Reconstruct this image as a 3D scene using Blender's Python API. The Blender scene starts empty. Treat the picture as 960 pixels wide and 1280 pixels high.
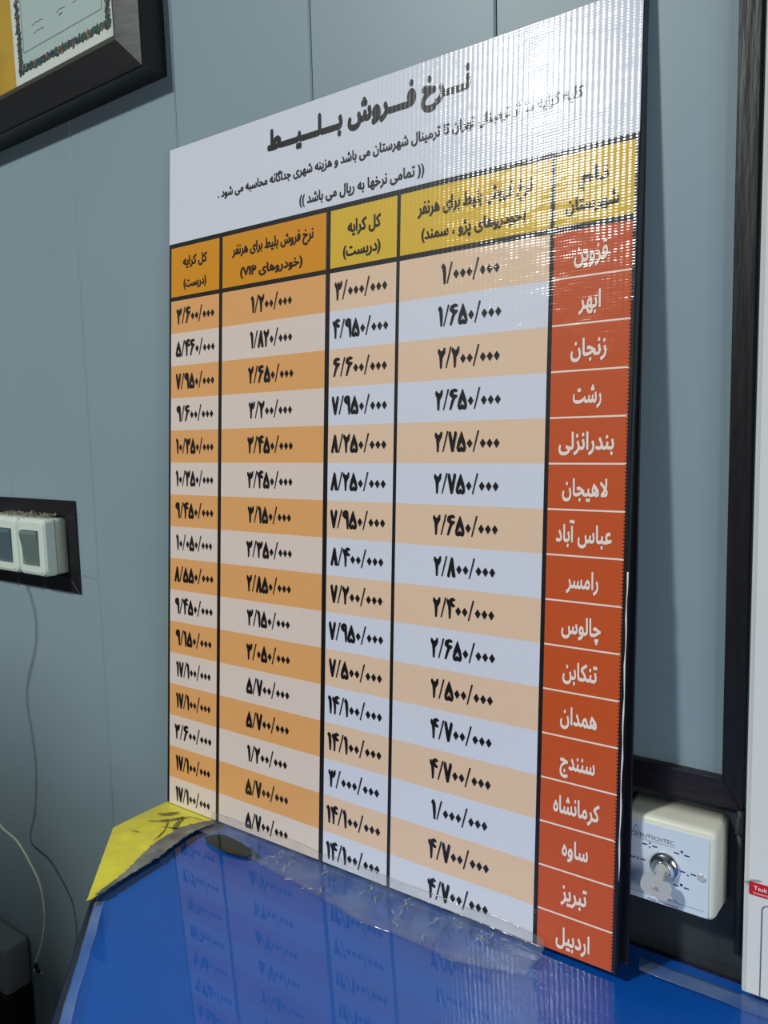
import bpy, bmesh, math, random
from mathutils import Vector, Matrix, noise
C = bpy.context.scene
U = 0.70                      # one unit below = the height of the price board (0.70 m)

# ------------------------------------------------------------------ camera
cd = bpy.data.cameras.new('camera'); cam = bpy.data.objects.new('camera', cd)
C.collection.objects.link(cam); C.camera = cam
cd.sensor_fit = 'HORIZONTAL'; cd.sensor_width = 36.0; cd.lens = 985.0/960.0*36.0
cd.clip_start = 0.01
fwd = Vector((-0.58182697, 0.8063744, -0.10600806)).normalized()
up = Vector((-0.04243536, 0.10006516, 0.99407555))
right = fwd.cross(up).normalized(); up = right.cross(fwd).normalized()
cam.matrix_world = Matrix.Translation(Vector((0.97346, -0.75093, 0.57417))*U) @ \
    Matrix((right, up, -fwd)).transposed().to_4x4()

# ------------------------------------------------------------------ world, lights, exposure
w = bpy.data.worlds.new('world'); C.world = w; w.use_nodes = True
w.node_tree.nodes['Background'].inputs[0].default_value = (0.6, 0.75, 1, 1)
w.node_tree.nodes['Background'].inputs[1].default_value = 0.05
def area(name, loc, target, sx, sy, power, col):
    l = bpy.data.lights.new(name, 'AREA'); l.shape = 'RECTANGLE'
    l.size = sx*U; l.size_y = sy*U; l.energy = power; l.color = col
    o = bpy.data.objects.new(name, l); C.collection.objects.link(o)
    o.location = Vector(loc)*U
    o.rotation_euler = (Vector(target)-Vector(loc)).to_track_quat('-Z', 'Y').to_euler()
    return o
LA = (-0.88, -2.95, 2.86)       # ceiling lamp: throws the shadows to the lower right and the glare on the board
LB = (2.36, -1.30, 0.62)       # added fill light from the right, lifts the board's shadow on the wall
area('ceiling_lamp_light', LA, (LA[0], LA[1], 0), 0.30, 0.45, 84, (0.97, 1.0, 0.98))
area('added_fill_light', LB, (0.0, LB[1], LB[2]), 0.8, 1.0, 9, (0.90, 0.95, 1.0))
vs = C.view_settings; vs.view_transform = 'Standard'; vs.look = 'None'; vs.gamma = 1.0
vs.exposure = 0.0
C.display_settings.display_device = 'sRGB'

# ------------------------------------------------------------------ materials
def lin(r, g, b):
    f = lambda c: (c/255/12.92) if c/255 <= 0.04045 else ((c/255+0.055)/1.055)**2.4
    return (f(r), f(g), f(b), 1.0)
def mat(name, col, rough=0.5, metal=0.0, spec=0.5, coat=0.0, noise_amt=0.0, nscale=20, bump=0.0, bscale=60, stretch=(1,1,1), col2=None):
    m = bpy.data.materials.new(name); m.use_nodes = True
    nt = m.node_tree; p = nt.nodes['Principled BSDF']
    p.inputs['Base Color'].default_value = col
    p.inputs['Roughness'].default_value = rough
    p.inputs['Metallic'].default_value = metal
    p.inputs['Specular IOR Level'].default_value = spec
    p.inputs['Coat Weight'].default_value = coat
    p.inputs['Coat Roughness'].default_value = 0.08
    if noise_amt or bump:
        tc = nt.nodes.new('ShaderNodeTexCoord'); mp = nt.nodes.new('ShaderNodeMapping')
        mp.inputs['Scale'].default_value = stretch
        nt.links.new(tc.outputs['Object'], mp.inputs[0])
    if noise_amt:
        n = nt.nodes.new('ShaderNodeTexNoise'); n.inputs['Scale'].default_value = nscale; n.inputs['Detail'].default_value = 6
        nt.links.new(mp.outputs[0], n.inputs['Vector'])
        mx = nt.nodes.new('ShaderNodeMix'); mx.data_type = 'RGBA'
        c2 = col2 or tuple(c*(1-noise_amt) for c in col[:3])+(1,)
        mx.inputs['A'].default_value = col; mx.inputs['B'].default_value = c2
        r = nt.nodes.new('ShaderNodeMapRange'); r.inputs[1].default_value = 0.4; r.inputs[2].default_value = 0.65
        nt.links.new(n.outputs[0], r.inputs[0]); nt.links.new(r.outputs[0], mx.inputs['Factor'])
        nt.links.new(mx.outputs['Result'], p.inputs['Base Color'])
    if bump:
        n2 = nt.nodes.new('ShaderNodeTexNoise'); n2.inputs['Scale'].default_value = bscale; n2.inputs['Detail'].default_value = 4
        nt.links.new(mp.outputs[0], n2.inputs['Vector'])
        b = nt.nodes.new('ShaderNodeBump'); b.inputs['Strength'].default_value = bump; b.inputs['Distance'].default_value = 0.002
        nt.links.new(n2.outputs[0], b.inputs['Height']); nt.links.new(b.outputs[0], p.inputs['Normal'])
        if coat: nt.links.new(b.outputs[0], p.inputs['Coat Normal'])
    return m

# laminated print on fluted plastic: fine vertical flutes and faint cross ripples in the film
grp = bpy.data.node_groups.new('flute_relief', 'ShaderNodeTree')
grp.interface.new_socket('Normal', in_out='OUTPUT', socket_type='NodeSocketVector')
grp.interface.new_socket('Film', in_out='OUTPUT', socket_type='NodeSocketVector')
def build_flutes(nt):
    N = nt.nodes; L = nt.links
    out = N.new('NodeGroupOutput')
    tc = N.new('ShaderNodeTexCoord'); sp = N.new('ShaderNodeSeparateXYZ'); L.new(tc.outputs['Object'], sp.inputs[0])
    def math_(op, a, b=None, c=None):
        m = N.new('ShaderNodeMath'); m.operation = op
        for i, v in enumerate((a, b, c)):
            if v is None: continue
            if isinstance(v, (int, float)): m.inputs[i].default_value = v
            else: L.new(v, m.inputs[i])
        return m.outputs[0]
    def nz(scale3, sc, detail=2):
        mp = N.new('ShaderNodeMapping'); mp.inputs['Scale'].default_value = scale3; L.new(tc.outputs['Object'], mp.inputs[0])
        n = N.new('ShaderNodeTexNoise'); n.inputs['Scale'].default_value = sc; n.inputs['Detail'].default_value = detail
        L.new(mp.outputs[0], n.inputs['Vector']); return n.outputs[0]
    # flutes every 4.4 mm; amplitude varies softly from flute to flute
    s = math_('SINE', math_('MULTIPLY', sp.outputs[0], 2*math.pi/0.0044))
    amp = math_('MULTIPLY_ADD', nz((1, 1, 0.08), 60), 0.9, 0.1)
    flute = math_('MULTIPLY', s, amp)
    # cross ripples about 1.9 mm apart, broken up sideways
    zz = math_('ADD', sp.outputs[2], math_('MULTIPLY', nz((1, 1, 1), 14), 0.006))
    r = math_('SINE', math_('MULTIPLY', zz, 2*math.pi/0.0021))
    ramp = math_('MULTIPLY', r, math_('MULTIPLY_ADD', nz((1, 1, 3), 45), 1.6, -0.35))
    wave = nz((0.35, 1, 1.6), 60, 3)
    h = math_('ADD', math_('ADD', math_('MULTIPLY', flute, 0.000052), math_('MULTIPLY', ramp, 0.00006)), math_('MULTIPLY', wave, 0.0004))
    b = N.new('ShaderNodeBump'); b.inputs['Strength'].default_value = 1.0; b.inputs['Distance'].default_value = 1.0
    L.new(h, b.inputs['Height'])
    L.new(b.outputs[0], out.inputs['Film'])
    h2 = math_('MULTIPLY', flute, 0.00003)
    b2 = N.new('ShaderNodeBump'); b2.inputs['Distance'].default_value = 1.0; L.new(h2, b2.inputs['Height'])
    L.new(b2.outputs[0], out.inputs['Normal'])
build_flutes(grp)
def printed(name, col, rough=0.5):
    m = bpy.data.materials.new(name); m.use_nodes = True; nt = m.node_tree; p = nt.nodes['Principled BSDF']
    p.inputs['Base Color'].default_value = col; p.inputs['Roughness'].default_value = rough
    p.inputs['Specular IOR Level'].default_value = 0.3
    p.inputs['Coat Weight'].default_value = 0.9; p.inputs['Coat Roughness'].default_value = 0.125; p.inputs['Coat IOR'].default_value = 1.5
    g = nt.nodes.new('ShaderNodeGroup'); g.node_tree = grp
    nt.links.new(g.outputs['Normal'], p.inputs['Normal']); nt.links.new(g.outputs['Film'], p.inputs['Coat Normal'])
    return m
P_white = printed('print_white', lin(222, 225, 236))
P_black = printed('print_black', lin(16, 13, 17))
P_ink = printed('print_ink', lin(14, 11, 15))
P_orange = printed('print_orange', lin(224, 148, 14))
P_yellow = printed('print_yellow', lin(226, 184, 48))
P_tan = printed('print_tan', lin(236, 172, 106))
P_beige = printed('print_beige', lin(232, 214, 202))
P_peach = printed('print_peach', lin(238, 204, 172))
P_red = printed('print_brick_orange', lin(206, 84, 32))
P_cream = printed('print_cream', lin(250, 232, 218))

def thin_clear(name, ior=1.5, tint=(1,1,1,1), haze=0.0, rough=0.0, bump=0.0, bscale=40, hazecol=(0.6,0.65,0.7,1), patch=0):
    m = bpy.data.materials.new(name); m.use_nodes = True; nt = m.node_tree; N = nt.nodes; L = nt.links
    for n in list(N): N.remove(n)
    out = N.new('ShaderNodeOutputMaterial'); fr = N.new('ShaderNodeFresnel'); fr.inputs[0].default_value = ior
    tr = N.new('ShaderNodeBsdfTransparent'); tr.inputs[0].default_value = tint
    gl = N.new('ShaderNodeBsdfGlossy'); gl.inputs['Roughness'].default_value = rough
    gm_ = N.new('ShaderNodeNewGeometry'); sb = N.new('ShaderNodeMath'); sb.operation = 'SUBTRACT'; sb.inputs[0].default_value = 1.0
    L.new(gm_.outputs['Backfacing'], sb.inputs[1]); mu = N.new('ShaderNodeMath'); mu.operation = 'MULTIPLY'
    L.new(fr.outputs[0], mu.inputs[0]); L.new(sb.outputs[0], mu.inputs[1])     # a thin sheet reflects from its outer face
    mx = N.new('ShaderNodeMixShader'); L.new(mu.outputs[0], mx.inputs[0]); L.new(gl.outputs[0], mx.inputs[2])
    body = tr.outputs[0]
    tc = N.new('ShaderNodeTexCoord')
    if haze:
        df = N.new('ShaderNodeBsdfDiffuse'); df.inputs[0].default_value = hazecol
        mh = N.new('ShaderNodeMixShader'); mh.inputs[0].default_value = haze
        if patch:
            n = N.new('ShaderNodeTexNoise'); n.inputs['Scale'].default_value = patch; n.inputs['Detail'].default_value = 7
            L.new(tc.outputs['Object'], n.inputs['Vector'])
            r = N.new('ShaderNodeMapRange'); r.inputs[1].default_value = 0.42; r.inputs[2].default_value = 0.62
            r.inputs[3].default_value = haze*0.45; r.inputs[4].default_value = min(1, haze*1.5)
            L.new(n.outputs[0], r.inputs[0]); L.new(r.outputs[0], mh.inputs[0])
        L.new(tr.outputs[0], mh.inputs[1]); L.new(df.outputs[0], mh.inputs[2]); body = mh.outputs[0]
    L.new(body, mx.inputs[1])
    if bump:
        n2 = N.new('ShaderNodeTexNoise'); n2.inputs['Scale'].default_value = bscale; n2.inputs['Detail'].default_value = 5
        n2.inputs['Distortion'].default_value = 1.5
        L.new(tc.outputs['Object'], n2.inputs['Vector'])
        b = N.new('ShaderNodeBump'); b.inputs['Strength'].default_value = bump; b.inputs['Distance'].default_value = 0.003
        L.new(n2.outputs[0], b.inputs['Height']); L.new(b.outputs[0], gl.inputs['Normal']); L.new(b.outputs[0], fr.inputs['Normal'])
    L.new(mx.outputs[0], out.inputs[0]); return m

M_wall = mat('wall_paint', lin(140, 160, 168), 0.42, spec=0.35, bump=0.03, bscale=9, noise_amt=0.05, nscale=3)
M_joint = mat('wall_joint', lin(70, 84, 92), 0.7)
M_wall_plain = mat('plaster', lin(92, 98, 100), 0.8)
M_ceiling = mat('ceiling_paint', lin(190, 190, 188), 0.9)
M_floor = mat('floor_vinyl', lin(70, 68, 66), 0.5, noise_amt=0.15)
M_black = mat('black_wood_foil', lin(27, 24, 29), 0.42, bump=0.35, bscale=18, stretch=(10, 10, 1), noise_amt=0.3, nscale=30)
M_blackh = mat('black_wood_foil_across', lin(29, 25, 31), 0.42, bump=0.35, bscale=18, stretch=(1, 10, 10), noise_amt=0.3, nscale=30)
M_dark = mat('dark_lower_panel', lin(48, 54, 58), 0.55)
M_navy = mat('dark_edge_band', lin(14, 18, 52), 0.3)
M_blue = mat('blue_sheet', lin(0, 90, 188), 0.45, noise_amt=0.06, nscale=8)
M_glass = thin_clear('glass', 1.52, tint=(0.97, 0.99, 0.99, 1))
M_glassedge = mat('glass_edge', lin(40, 80, 90), 0.15)
M_yellow = mat('yellow_paper', lin(232, 224, 62), 0.45, coat=0.4, bump=0.6, bscale=30, noise_amt=1, nscale=13, col2=lin(206, 196, 50))
M_cabinet = mat('cabinet_enamel', lin(226, 228, 224), 0.4)
M_boxwhite = mat('cream_plastic', lin(232, 232, 214), 0.4, noise_amt=0.05, nscale=20)
M_plate = mat('pale_blue_plate', lin(214, 226, 236), 0.35)
M_switch = mat('white_plastic', lin(214, 226, 214), 0.35)
M_switchbase = mat('aged_plastic', lin(172, 182, 166), 0.45)
M_rocker = mat('grey_green_plastic', lin(104, 124, 118), 0.35)
M_rocker2 = mat('slate_plastic', lin(84, 104, 112), 0.35)
M_chrome = mat('chrome', (0.75, 0.77, 0.8, 1), 0.18, metal=1)
M_steel = mat('nickel', (0.78, 0.77, 0.70, 1), 0.38, metal=0.55)
M_hole = mat('dark_slot', lin(12, 12, 12), 0.6)
M_inkblue = mat('navy_print', lin(28, 34, 110), 0.5)
M_inkgrey = mat('grey_print', lin(96, 104, 112), 0.5)
M_red = mat('red_label', lin(206, 22, 34), 0.4)
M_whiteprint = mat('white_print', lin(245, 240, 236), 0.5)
M_cable = mat('white_cable', lin(196, 200, 182), 0.45)
M_framef = mat('picture_frame_foil', lin(18, 16, 20), 0.42, coat=0.15, bump=0.30, bscale=14, stretch=(1, 3, 6))
M_lip = mat('frame_lip', lin(62, 66, 58), 0.45)
M_gold = mat('gold_mat', lin(190, 152, 50), 0.5, noise_amt=0.2, nscale=12)
M_paper = mat('certificate_paper', lin(208, 214, 204), 0.6)
M_paperg = mat('certificate_field', lin(170, 190, 186), 0.6, noise_amt=0.06, nscale=10)
M_leafg = mat('garland_green', lin(40, 74, 62), 0.6)
M_leafn = mat('garland_navy', lin(28, 34, 72), 0.6)
M_leafb = mat('garland_brown', lin(140, 96, 56), 0.6)
M_edge = mat('board_edge_wrap', lin(22, 22, 30), 0.25, coat=0.6, bump=0.3, bscale=30)
M_grey = mat('grey_housing', lin(150, 156, 160), 0.45)
M_blackp = mat('black_housing', lin(14, 14, 20), 0.4)
M_lint = mat('lint', lin(140, 136, 118), 0.95)
M_tapefoot = thin_clear('clear_tape', 1.45, haze=0.07, rough=0.12, bump=0.5, bscale=28, patch=30, hazecol=(0.42, 0.48, 0.55, 1))
M_tapeedge = thin_clear('frosted_tape', 1.45, haze=0.10, rough=0.25, bump=0.3, bscale=40, patch=22, hazecol=(0.45, 0.58, 0.66, 1))
M_dirty = mat('grimy_tape', lin(136, 138, 128), 0.5, coat=0.4, bump=0.9, bscale=50, noise_amt=1, nscale=40, col2=lin(84, 88, 84))
M_olive = thin_clear('olive_tape', 1.3, haze=0.85, hazecol=(0.030, 0.040, 0.034, 1))
M_cabb = mat('added_cupboard_grey', lin(120, 122, 124), 0.5)
M_crease = mat('crease_dirt', lin(140, 134, 70), 0.8, noise_amt=1, nscale=120, col2=lin(92, 88, 62))

# ------------------------------------------------------------------ mesh helpers (coordinates in board heights)
def link(name, bm, m, parent=None, smooth=False, bevel=0):
    me = bpy.data.meshes.new(name)
    if bevel: 
        bmesh.ops.bevel(bm, geom=list(bm.edges), offset=bevel, segments=3, affect='EDGES', profile=0.5)
    bm.normal_update()
    for v in bm.verts: v.co *= U
    bm.to_mesh(me); bm.free()
    for mm in (m if isinstance(m, (list, tuple)) else [m]): me.materials.append(mm)
    if smooth:
        for p in me.polygons: p.use_smooth = True
    o = bpy.data.objects.new(name, me); C.collection.objects.link(o)
    if parent: o.parent = parent
    return o
def box(bm, x0, x1, y0, y1, z0, z1):
    v = [bm.verts.new((x, y, z)) for x in (x0, x1) for y in (y0, y1) for z in (z0, z1)]
    for f in ((0,1,3,2), (4,6,7,5), (0,4,5,1), (2,3,7,6), (0,2,6,4), (1,5,7,3)): bm.faces.new([v[i] for i in f])
def boxo(name, dims, m, parent=None, bevel=0, smooth=False):
    bm = bmesh.new(); box(bm, *dims); return link(name, bm, m, parent, smooth, bevel)
def prism(bm, pts, lo, hi, axis='z'):
    """closed polygon pts extruded between lo and hi along axis"""
    f = (lambda p, t: (p[0], p[1], t)) if axis == 'z' else (lambda p, t: (p[0], t, p[1]))
    a = [bm.verts.new(f(p, lo)) for p in pts]; b = [bm.verts.new(f(p, hi)) for p in pts]
    n = len(pts)
    bm.faces.new(a); bm.faces.new(b[::-1])
    for i in range(n): bm.faces.new((a[i], b[i], b[(i+1) % n], a[(i+1) % n]))
    bmesh.ops.recalc_face_normals(bm, faces=bm.faces[:])
def prismo(name, pts, lo, hi, m, parent=None, axis='z', bevel=0):
    bm = bmesh.new(); prism(bm, pts, lo, hi, axis); return link(name, bm, m, parent, bevel=bevel)
def tube(bm, pts, r, n=8):
    rings = []
    for i, p in enumerate(pts):
        p = Vector(p); d = (Vector(pts[min(i+1, len(pts)-1)]) - Vector(pts[max(i-1, 0)])).normalized()
        a = d.cross(Vector((0.13, 1, 0.2))).normalized(); b = d.cross(a)
        rr = r[i] if isinstance(r, (list, tuple)) else r
        rings.append([bm.verts.new(p + (a*math.cos(2*math.pi*k/n) + b*math.sin(2*math.pi*k/n))*rr) for k in range(n)])
    for s, t in zip(rings, rings[1:]):
        for k in range(n): bm.faces.new((s[k], s[(k+1) % n], t[(k+1) % n], t[k]))
    bm.faces.new(rings[0][::-1]); bm.faces.new(rings[-1])
def spline(pts, n=6):
    P = [Vector(p) for p in pts]; out = []
    for i in range(len(P)-1):
        a, b, c, d = P[max(i-1, 0)], P[i], P[i+1], P[min(i+2, len(P)-1)]
        for k in range(n):
            t = k/n
            out.append(0.5*((2*b)+(c-a)*t+(2*a-5*b+4*c-d)*t*t+(3*b-a-3*c+d)*t**3))
    out.append(P[-1]); return out
def empty(name, loc=(0, 0, 0), rot=(0, 0, 0)):
    o = bpy.data.objects.new(name, None); C.collection.objects.link(o)
    o.location = Vector(loc)*U; o.rotation_euler = rot; o.empty_display_size = 0.05; return o
def tag(o, label, cat, group=None):
    o['label'] = label; o['category'] = cat
    if group: o['group'] = group
    return o
def struct(o): o['kind'] = 'structure'; return o
def rrect(x0, x1, z0, z1, r, n=5):
    pts = []
    for cx, cz, a0 in ((x1-r, z1-r, 0), (x0+r, z1-r, 90), (x0+r, z0+r, 180), (x1-r, z0+r, 270)):
        for k in range(n+1):
            a = math.radians(a0+90*k/n); pts.append((cx+r*math.cos(a), cz+r*math.sin(a)))
    return pts

# ------------------------------------------------------------------ room shell
ZF, ZC, XL, XR, YF, WY = -1.07, 2.95, -3.2, 2.45, -5.4, 0.09
struct(boxo('floor', (XL, XR, YF, WY+0.1, ZF-0.05, ZF), M_floor))
struct(boxo('ceiling', (XL, XR, YF, WY+0.1, ZC, ZC+0.05), M_ceiling))
struct(boxo('wall_left', (XL-0.05, XL, YF, WY+0.1, ZF, ZC), M_wall_plain))
struct(boxo('wall_right', (XR, XR+0.05, YF, WY+0.1, ZF, ZC), M_wall_plain))
struct(boxo('wall_front', (XL, XR, YF-0.05, YF, ZF, ZC), M_wall_plain))
wall = struct(boxo('wall_back', (XL, XR, WY+0.012, WY+0.05, ZF, ZC), M_joint))
PW = 0.2715
for k in range(-10, 12):
    x0 = 0.5375 + PW*k; x1 = x0 + PW
    if x0 < XL or x1 > XR: continue
    g = 0.0007
    bm = bmesh.new()
    # tongue-and-groove board with eased long edges
    prism(bm, [(x0+g, WY+0.011), (x0+g, WY+0.0022), (x0+g+0.0012, WY), (x1-g-0.0024, WY), (x1-g, WY+0.0016), (x1-g, WY+0.011)], ZF, ZC)
    link('wall_panel', bm, M_wall, wall)
# black mitred trim that closes the panelling at lower right
tr = struct(empty('trim_1'))
xi, xo, zi, zo, ty = 0.7955, 0.8160, 0.2070, 0.1765, 0.078
bm = bmesh.new(); prism(bm, [(xi, zi+0.0004), (xo, zo+0.0004), (xo, 1.9), (xi, 1.9)], ty, WY, 'y'); link('trim_rail', bm, M_black, tr, bevel=0.0012)
bm = bmesh.new(); prism(bm, [(0.30, zi), (0.30, zo), (xo, zo), (xi, zi)], ty, WY, 'y'); link('trim_rail', bm, M_blackh, tr, bevel=0.0012)
lp = struct(boxo('trim_2', (0.30, 0.90, WY-0.003, WY, -0.25, zo-0.001), M_dark))
bm = bmesh.new()
tube(bm, spline([(0.8135, 0.074, 0.172), (0.814, 0.070, 0.160), (0.8125, 0.074, 0.156)], 4), 0.0028)
tube(bm, [(0.8135, 0.082, 0.176), (0.8135, 0.082, 0.02)], 0.0035)
o = link('wall_conduit', bm, M_dark, None, True); tag(o, 'thin dark conduit running down the wall between key switch box and white cabinet', 'conduit')

# ------------------------------------------------------------------ ceiling lamps
for i, (L_, sx, sy, lb) in enumerate(((LA, 0.34, 0.49, 'white rectangular ceiling lamp above the room'),)):
    t = empty('ceiling_lamp', (L_[0], L_[1], ZC)); tag(t, lb, 'lamp')
    bm = bmesh.new(); box(bm, -sx/2-0.03, sx/2+0.03, -sy/2-0.03, sy/2+0.03, -0.05, 0); link('lamp_housing', bm, M_whiteprint, t, bevel=0.006)
    bm = bmesh.new(); box(bm, -sx/2, sx/2, -sy/2, sy/2, -0.07, -0.05); link('lamp_diffuser', bm, M_whiteprint, t, bevel=0.006)

# added unseen window in the right wall, a setting for the fill light
wn = struct(empty('added_window_1', (XR, LB[1], LB[2])))
for y0, y1, z0, z1 in ((-0.46, 0.46, -0.58, -0.52), (-0.46, 0.46, 0.52, 0.58), (-0.46, -0.41, -0.52, 0.52), (0.41, 0.46, -0.52, 0.52)):
    boxo('added_window_frame', (-0.04, -0.001, y0, y1, z0, z1), M_whiteprint, wn, bevel=0.004)
boxo('added_window_pane', (-0.012, -0.004, -0.41, 0.41, -0.52, 0.52), M_plate, wn)

# ------------------------------------------------------------------ counter
counter = empty('counter', (0, 0, 0))
tag(counter, 'blue topped service counter with chamfered corner carrying the price board', 'counter')
XE = 2.2; YB = 0.084
outer = [(-0.003, YB), (-0.003, -0.097), (0.1305, -0.2307), (0.72, -0.80), (XE, -0.80), (XE, YB)]
prismo('tabletop', outer[::-1], -0.048, -0.0095, M_navy, counter, bevel=0.002)
def inset(d, dl=None):
    dl = d if dl is None else dl
    k = d*0.4142
    return [(-0.003+dl, YB-d), (-0.003+dl, -0.097+k), (0.1305+d*0.15, -0.2307+d*1.2), (0.72+k, -0.80+d), (XE-d, -0.80+d), (XE-d, YB-d)]
prismo('blue_sheet', inset(0.009)[::-1], -0.0094, -0.0087, M_blue, counter)
# glass: the corner under the yellow paper is left out
gl = [(0.112, YB-0.003), (0.106, -0.012), (0.098, -0.030), (0.096, -0.070), (0.112, -0.115), (0.123, -0.165), (0.1285, -0.2225), (0.722, -0.796), (XE-0.004, -0.796), (XE-0.004, YB-0.003)]
g = prismo('glass_sheet', gl[::-1], -0.0080, 0.0, M_glass, counter, bevel=0.0012)
# body of the counter
body = [(0.03, YB-0.01), (0.03, -0.085), (0.15, -0.205), (0.74, -0.76), (XE-0.04, -0.76), (XE-0.04, YB-0.01)]
prismo('counter_body', body[::-1], ZF+0.06, -0.048, M_navy, counter, bevel=0.003)
pl_ = [(0.06, YB-0.02), (0.06, -0.07), (0.17, -0.18), (0.76, -0.73), (XE-0.07, -0.73), (XE-0.07, YB-0.02)]
prismo('plinth', pl_[::-1], ZF, ZF+0.06, M_blackp, counter)

def sheet(name, fn, nu, nv, m, parent, thick=0.0006):
    """a thin wavy sheet: fn(s, t) -> point (board heights), solidified downwards"""
    bm = bmesh.new(); g = [[bm.verts.new(fn(i/nu, j/nv)) for j in range(nv+1)] for i in range(nu+1)]
    for i in range(nu):
        for j in range(nv): bm.faces.new((g[i][j], g[i+1][j], g[i+1][j+1], g[i][j+1]))
    bmesh.ops.recalc_face_normals(bm, faces=bm.faces[:])
    o = link(name, bm, m, parent, True)
    if thick:
        md = o.modifiers.new('thickness', 'SOLIDIFY'); md.thickness = thick*U; md.offset = 0
    return o
def polyline(pts, s):
    L = [0]
    for a, b in zip(pts, pts[1:]): L.append(L[-1]+math.dist(a, b))
    d = s*L[-1]
    for i in range(len(pts)-1):
        if d <= L[i+1] or i == len(pts)-2:
            t = (d-L[i])/(L[i+1]-L[i]); return tuple(pts[i][k]+(pts[i+1][k]-pts[i][k])*t for k in range(len(pts[0])))
# yellow paper over the chamfered corner
oc = [(0.02, YB-0.004), (-0.002, YB-0.004), (-0.002, -0.0965), (0.129, -0.2285)]
ic = [(0.112, YB-0.004), (0.108, -0.010), (0.103, -0.030), (0.093, -0.068), (0.110, -0.115), (0.122, -0.165), (0.1305, -0.224)]
random.seed(4)
def yfn(s, t):
    a = polyline(oc, s); b = polyline(ic, s)
    x = a[0]+(b[0]-a[0])*t; y = a[1]+(b[1]-a[1])*t
    e = min(1, 6*t*(1-t)+0.15)
    q = max(0.0, min(1.0, -y/0.035))
    z = 0.0003 + q*(0.0007 + 0.0030*e*abs(noise.noise(Vector((x*26, y*26, 3.1)))) + 0.0014*e*noise.noise(Vector((x*80, y*60, 7))))
    return (x, y, z)
yel = sheet('yellow_corner_cover', yfn, 60, 30, M_yellow, counter, 0.0006)
# grime and creases lying on the yellow paper
bm = bmesh.new()
def ribbon(bm, pts, wds, zf):
    prev = None
    for i, p in enumerate(pts):
        d = Vector(pts[min(i+1, len(pts)-1)]) - Vector(pts[max(i-1, 0)]); nrm = Vector((-d.y, d.x)).normalized()*wds[i]
        a = bm.verts.new((p[0]+nrm.x, p[1]+nrm.y, zf(p[0]+nrm.x, p[1]+nrm.y))); b = bm.verts.new((p[0]-nrm.x, p[1]-nrm.y, zf(p[0]-nrm.x, p[1]-nrm.y)))
        if prev: bm.faces.new((prev[0], a, b, prev[1]))
        prev = (a, b)
def smudge(bm, pts, w, z=0.0032, n=5):
    P = spline([(p[0], p[1], 0) for p in pts], n); P = [(p.x, p.y) for p in P]
    ribbon(bm, P, [max(0.0003, w*math.sin(math.pi*(i+0.5)/len(P))*(0.7+0.5*random.random())) for i in range(len(P))], lambda x, y: z)
for pts, w_ in (([(0.020, -0.062), (0.044, -0.048), (0.062, -0.026), (0.074, -0.012)], 0.0030), ([(0.062, -0.020), (0.075, -0.045), (0.090, -0.058)], 0.0035),
                ([(0.022, -0.036), (0.036, -0.028), (0.046, -0.014)], 0.0040), ([(0.060, -0.058), (0.082, -0.050), (0.094, -0.052)], 0.0018),
                ([(0.030, -0.090), (0.045, -0.086)], 0.0012), ([(0.075, -0.014), (0.096, -0.012)], 0.0010), ([(0.050, -0.040), (0.070, -0.060), (0.082, -0.090)], 0.0013)):
    smudge(bm, pts, w_)
gm = link('crease_dirt', bm, M_crease, counter)
# grimy tape over the joint between paper and glass
jo = [(0.116, -0.006), (0.106, -0.020), (0.098, -0.045), (0.102, -0.085), (0.112, -0.120), (0.122, -0.165), (0.130, -0.215)]
jw = [0.006, 0.009, 0.012, 0.015, 0.013, 0.005, 0.002]
def jfn(s, t):
    p = polyline([a+(b,) for a, b in zip(jo, jw)], s)
    q = polyline(jo, min(1, s+0.01)); r = polyline(jo, max(0, s-0.01))
    d = Vector((q[0]-r[0], q[1]-r[1])).normalized(); n = Vector((-d.y, d.x))
    k = (t-0.5)*2*(p[2] + 0.003*noise.noise(Vector((s*30, t, 5))))
    return (p[0]+n.x*k, p[1]+n.y*k, 0.0036+0.0016*noise.noise(Vector((p[0]*150+t*4, p[1]*150, 2))))
sheet('grimy_tape', jfn, 70, 6, M_dirty, counter, 0.0005)
# clear tape along the chamfer and along the wall side of the glass
def strip(a0, a1, b0, b1, seed, z=0.0008):
    def f(s, t):
        p = Vector(a0).lerp(Vector(a1), s); q = Vector(b0).lerp(Vector(b1), s)
        v = p.lerp(q, t); e = 0.0016*noise.noise(Vector((s*14+seed, t*3, seed)))
        return (v.x+e, v.y+e, z+0.0004*noise.noise(Vector((v.x*60, v.y*60, seed))))
    return f
sheet('edge_tape', strip((0.1378, -0.2230), (0.6072, -0.6730), (0.1462, -0.2145), (0.6150, -0.6640), 1.0), 60, 3, M_tapeedge, counter, 0.0003)
sheet('edge_tape', strip((0.722, 0.047), (1.35, 0.046), (0.730, 0.026), (1.35, 0.024), 2.0), 50, 4, M_tapeedge, counter, 0.0003)
prismo('olive_tape', [(0.136, -0.045), (0.142, -0.032), (0.156, -0.024), (0.190, -0.026), (0.216, -0.032), (0.226, -0.040), (0.222, -0.048), (0.200, -0.054), (0.176, -0.056), (0.150, -0.052)][::-1], 0.0034, 0.0037, M_olive, counter)
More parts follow.
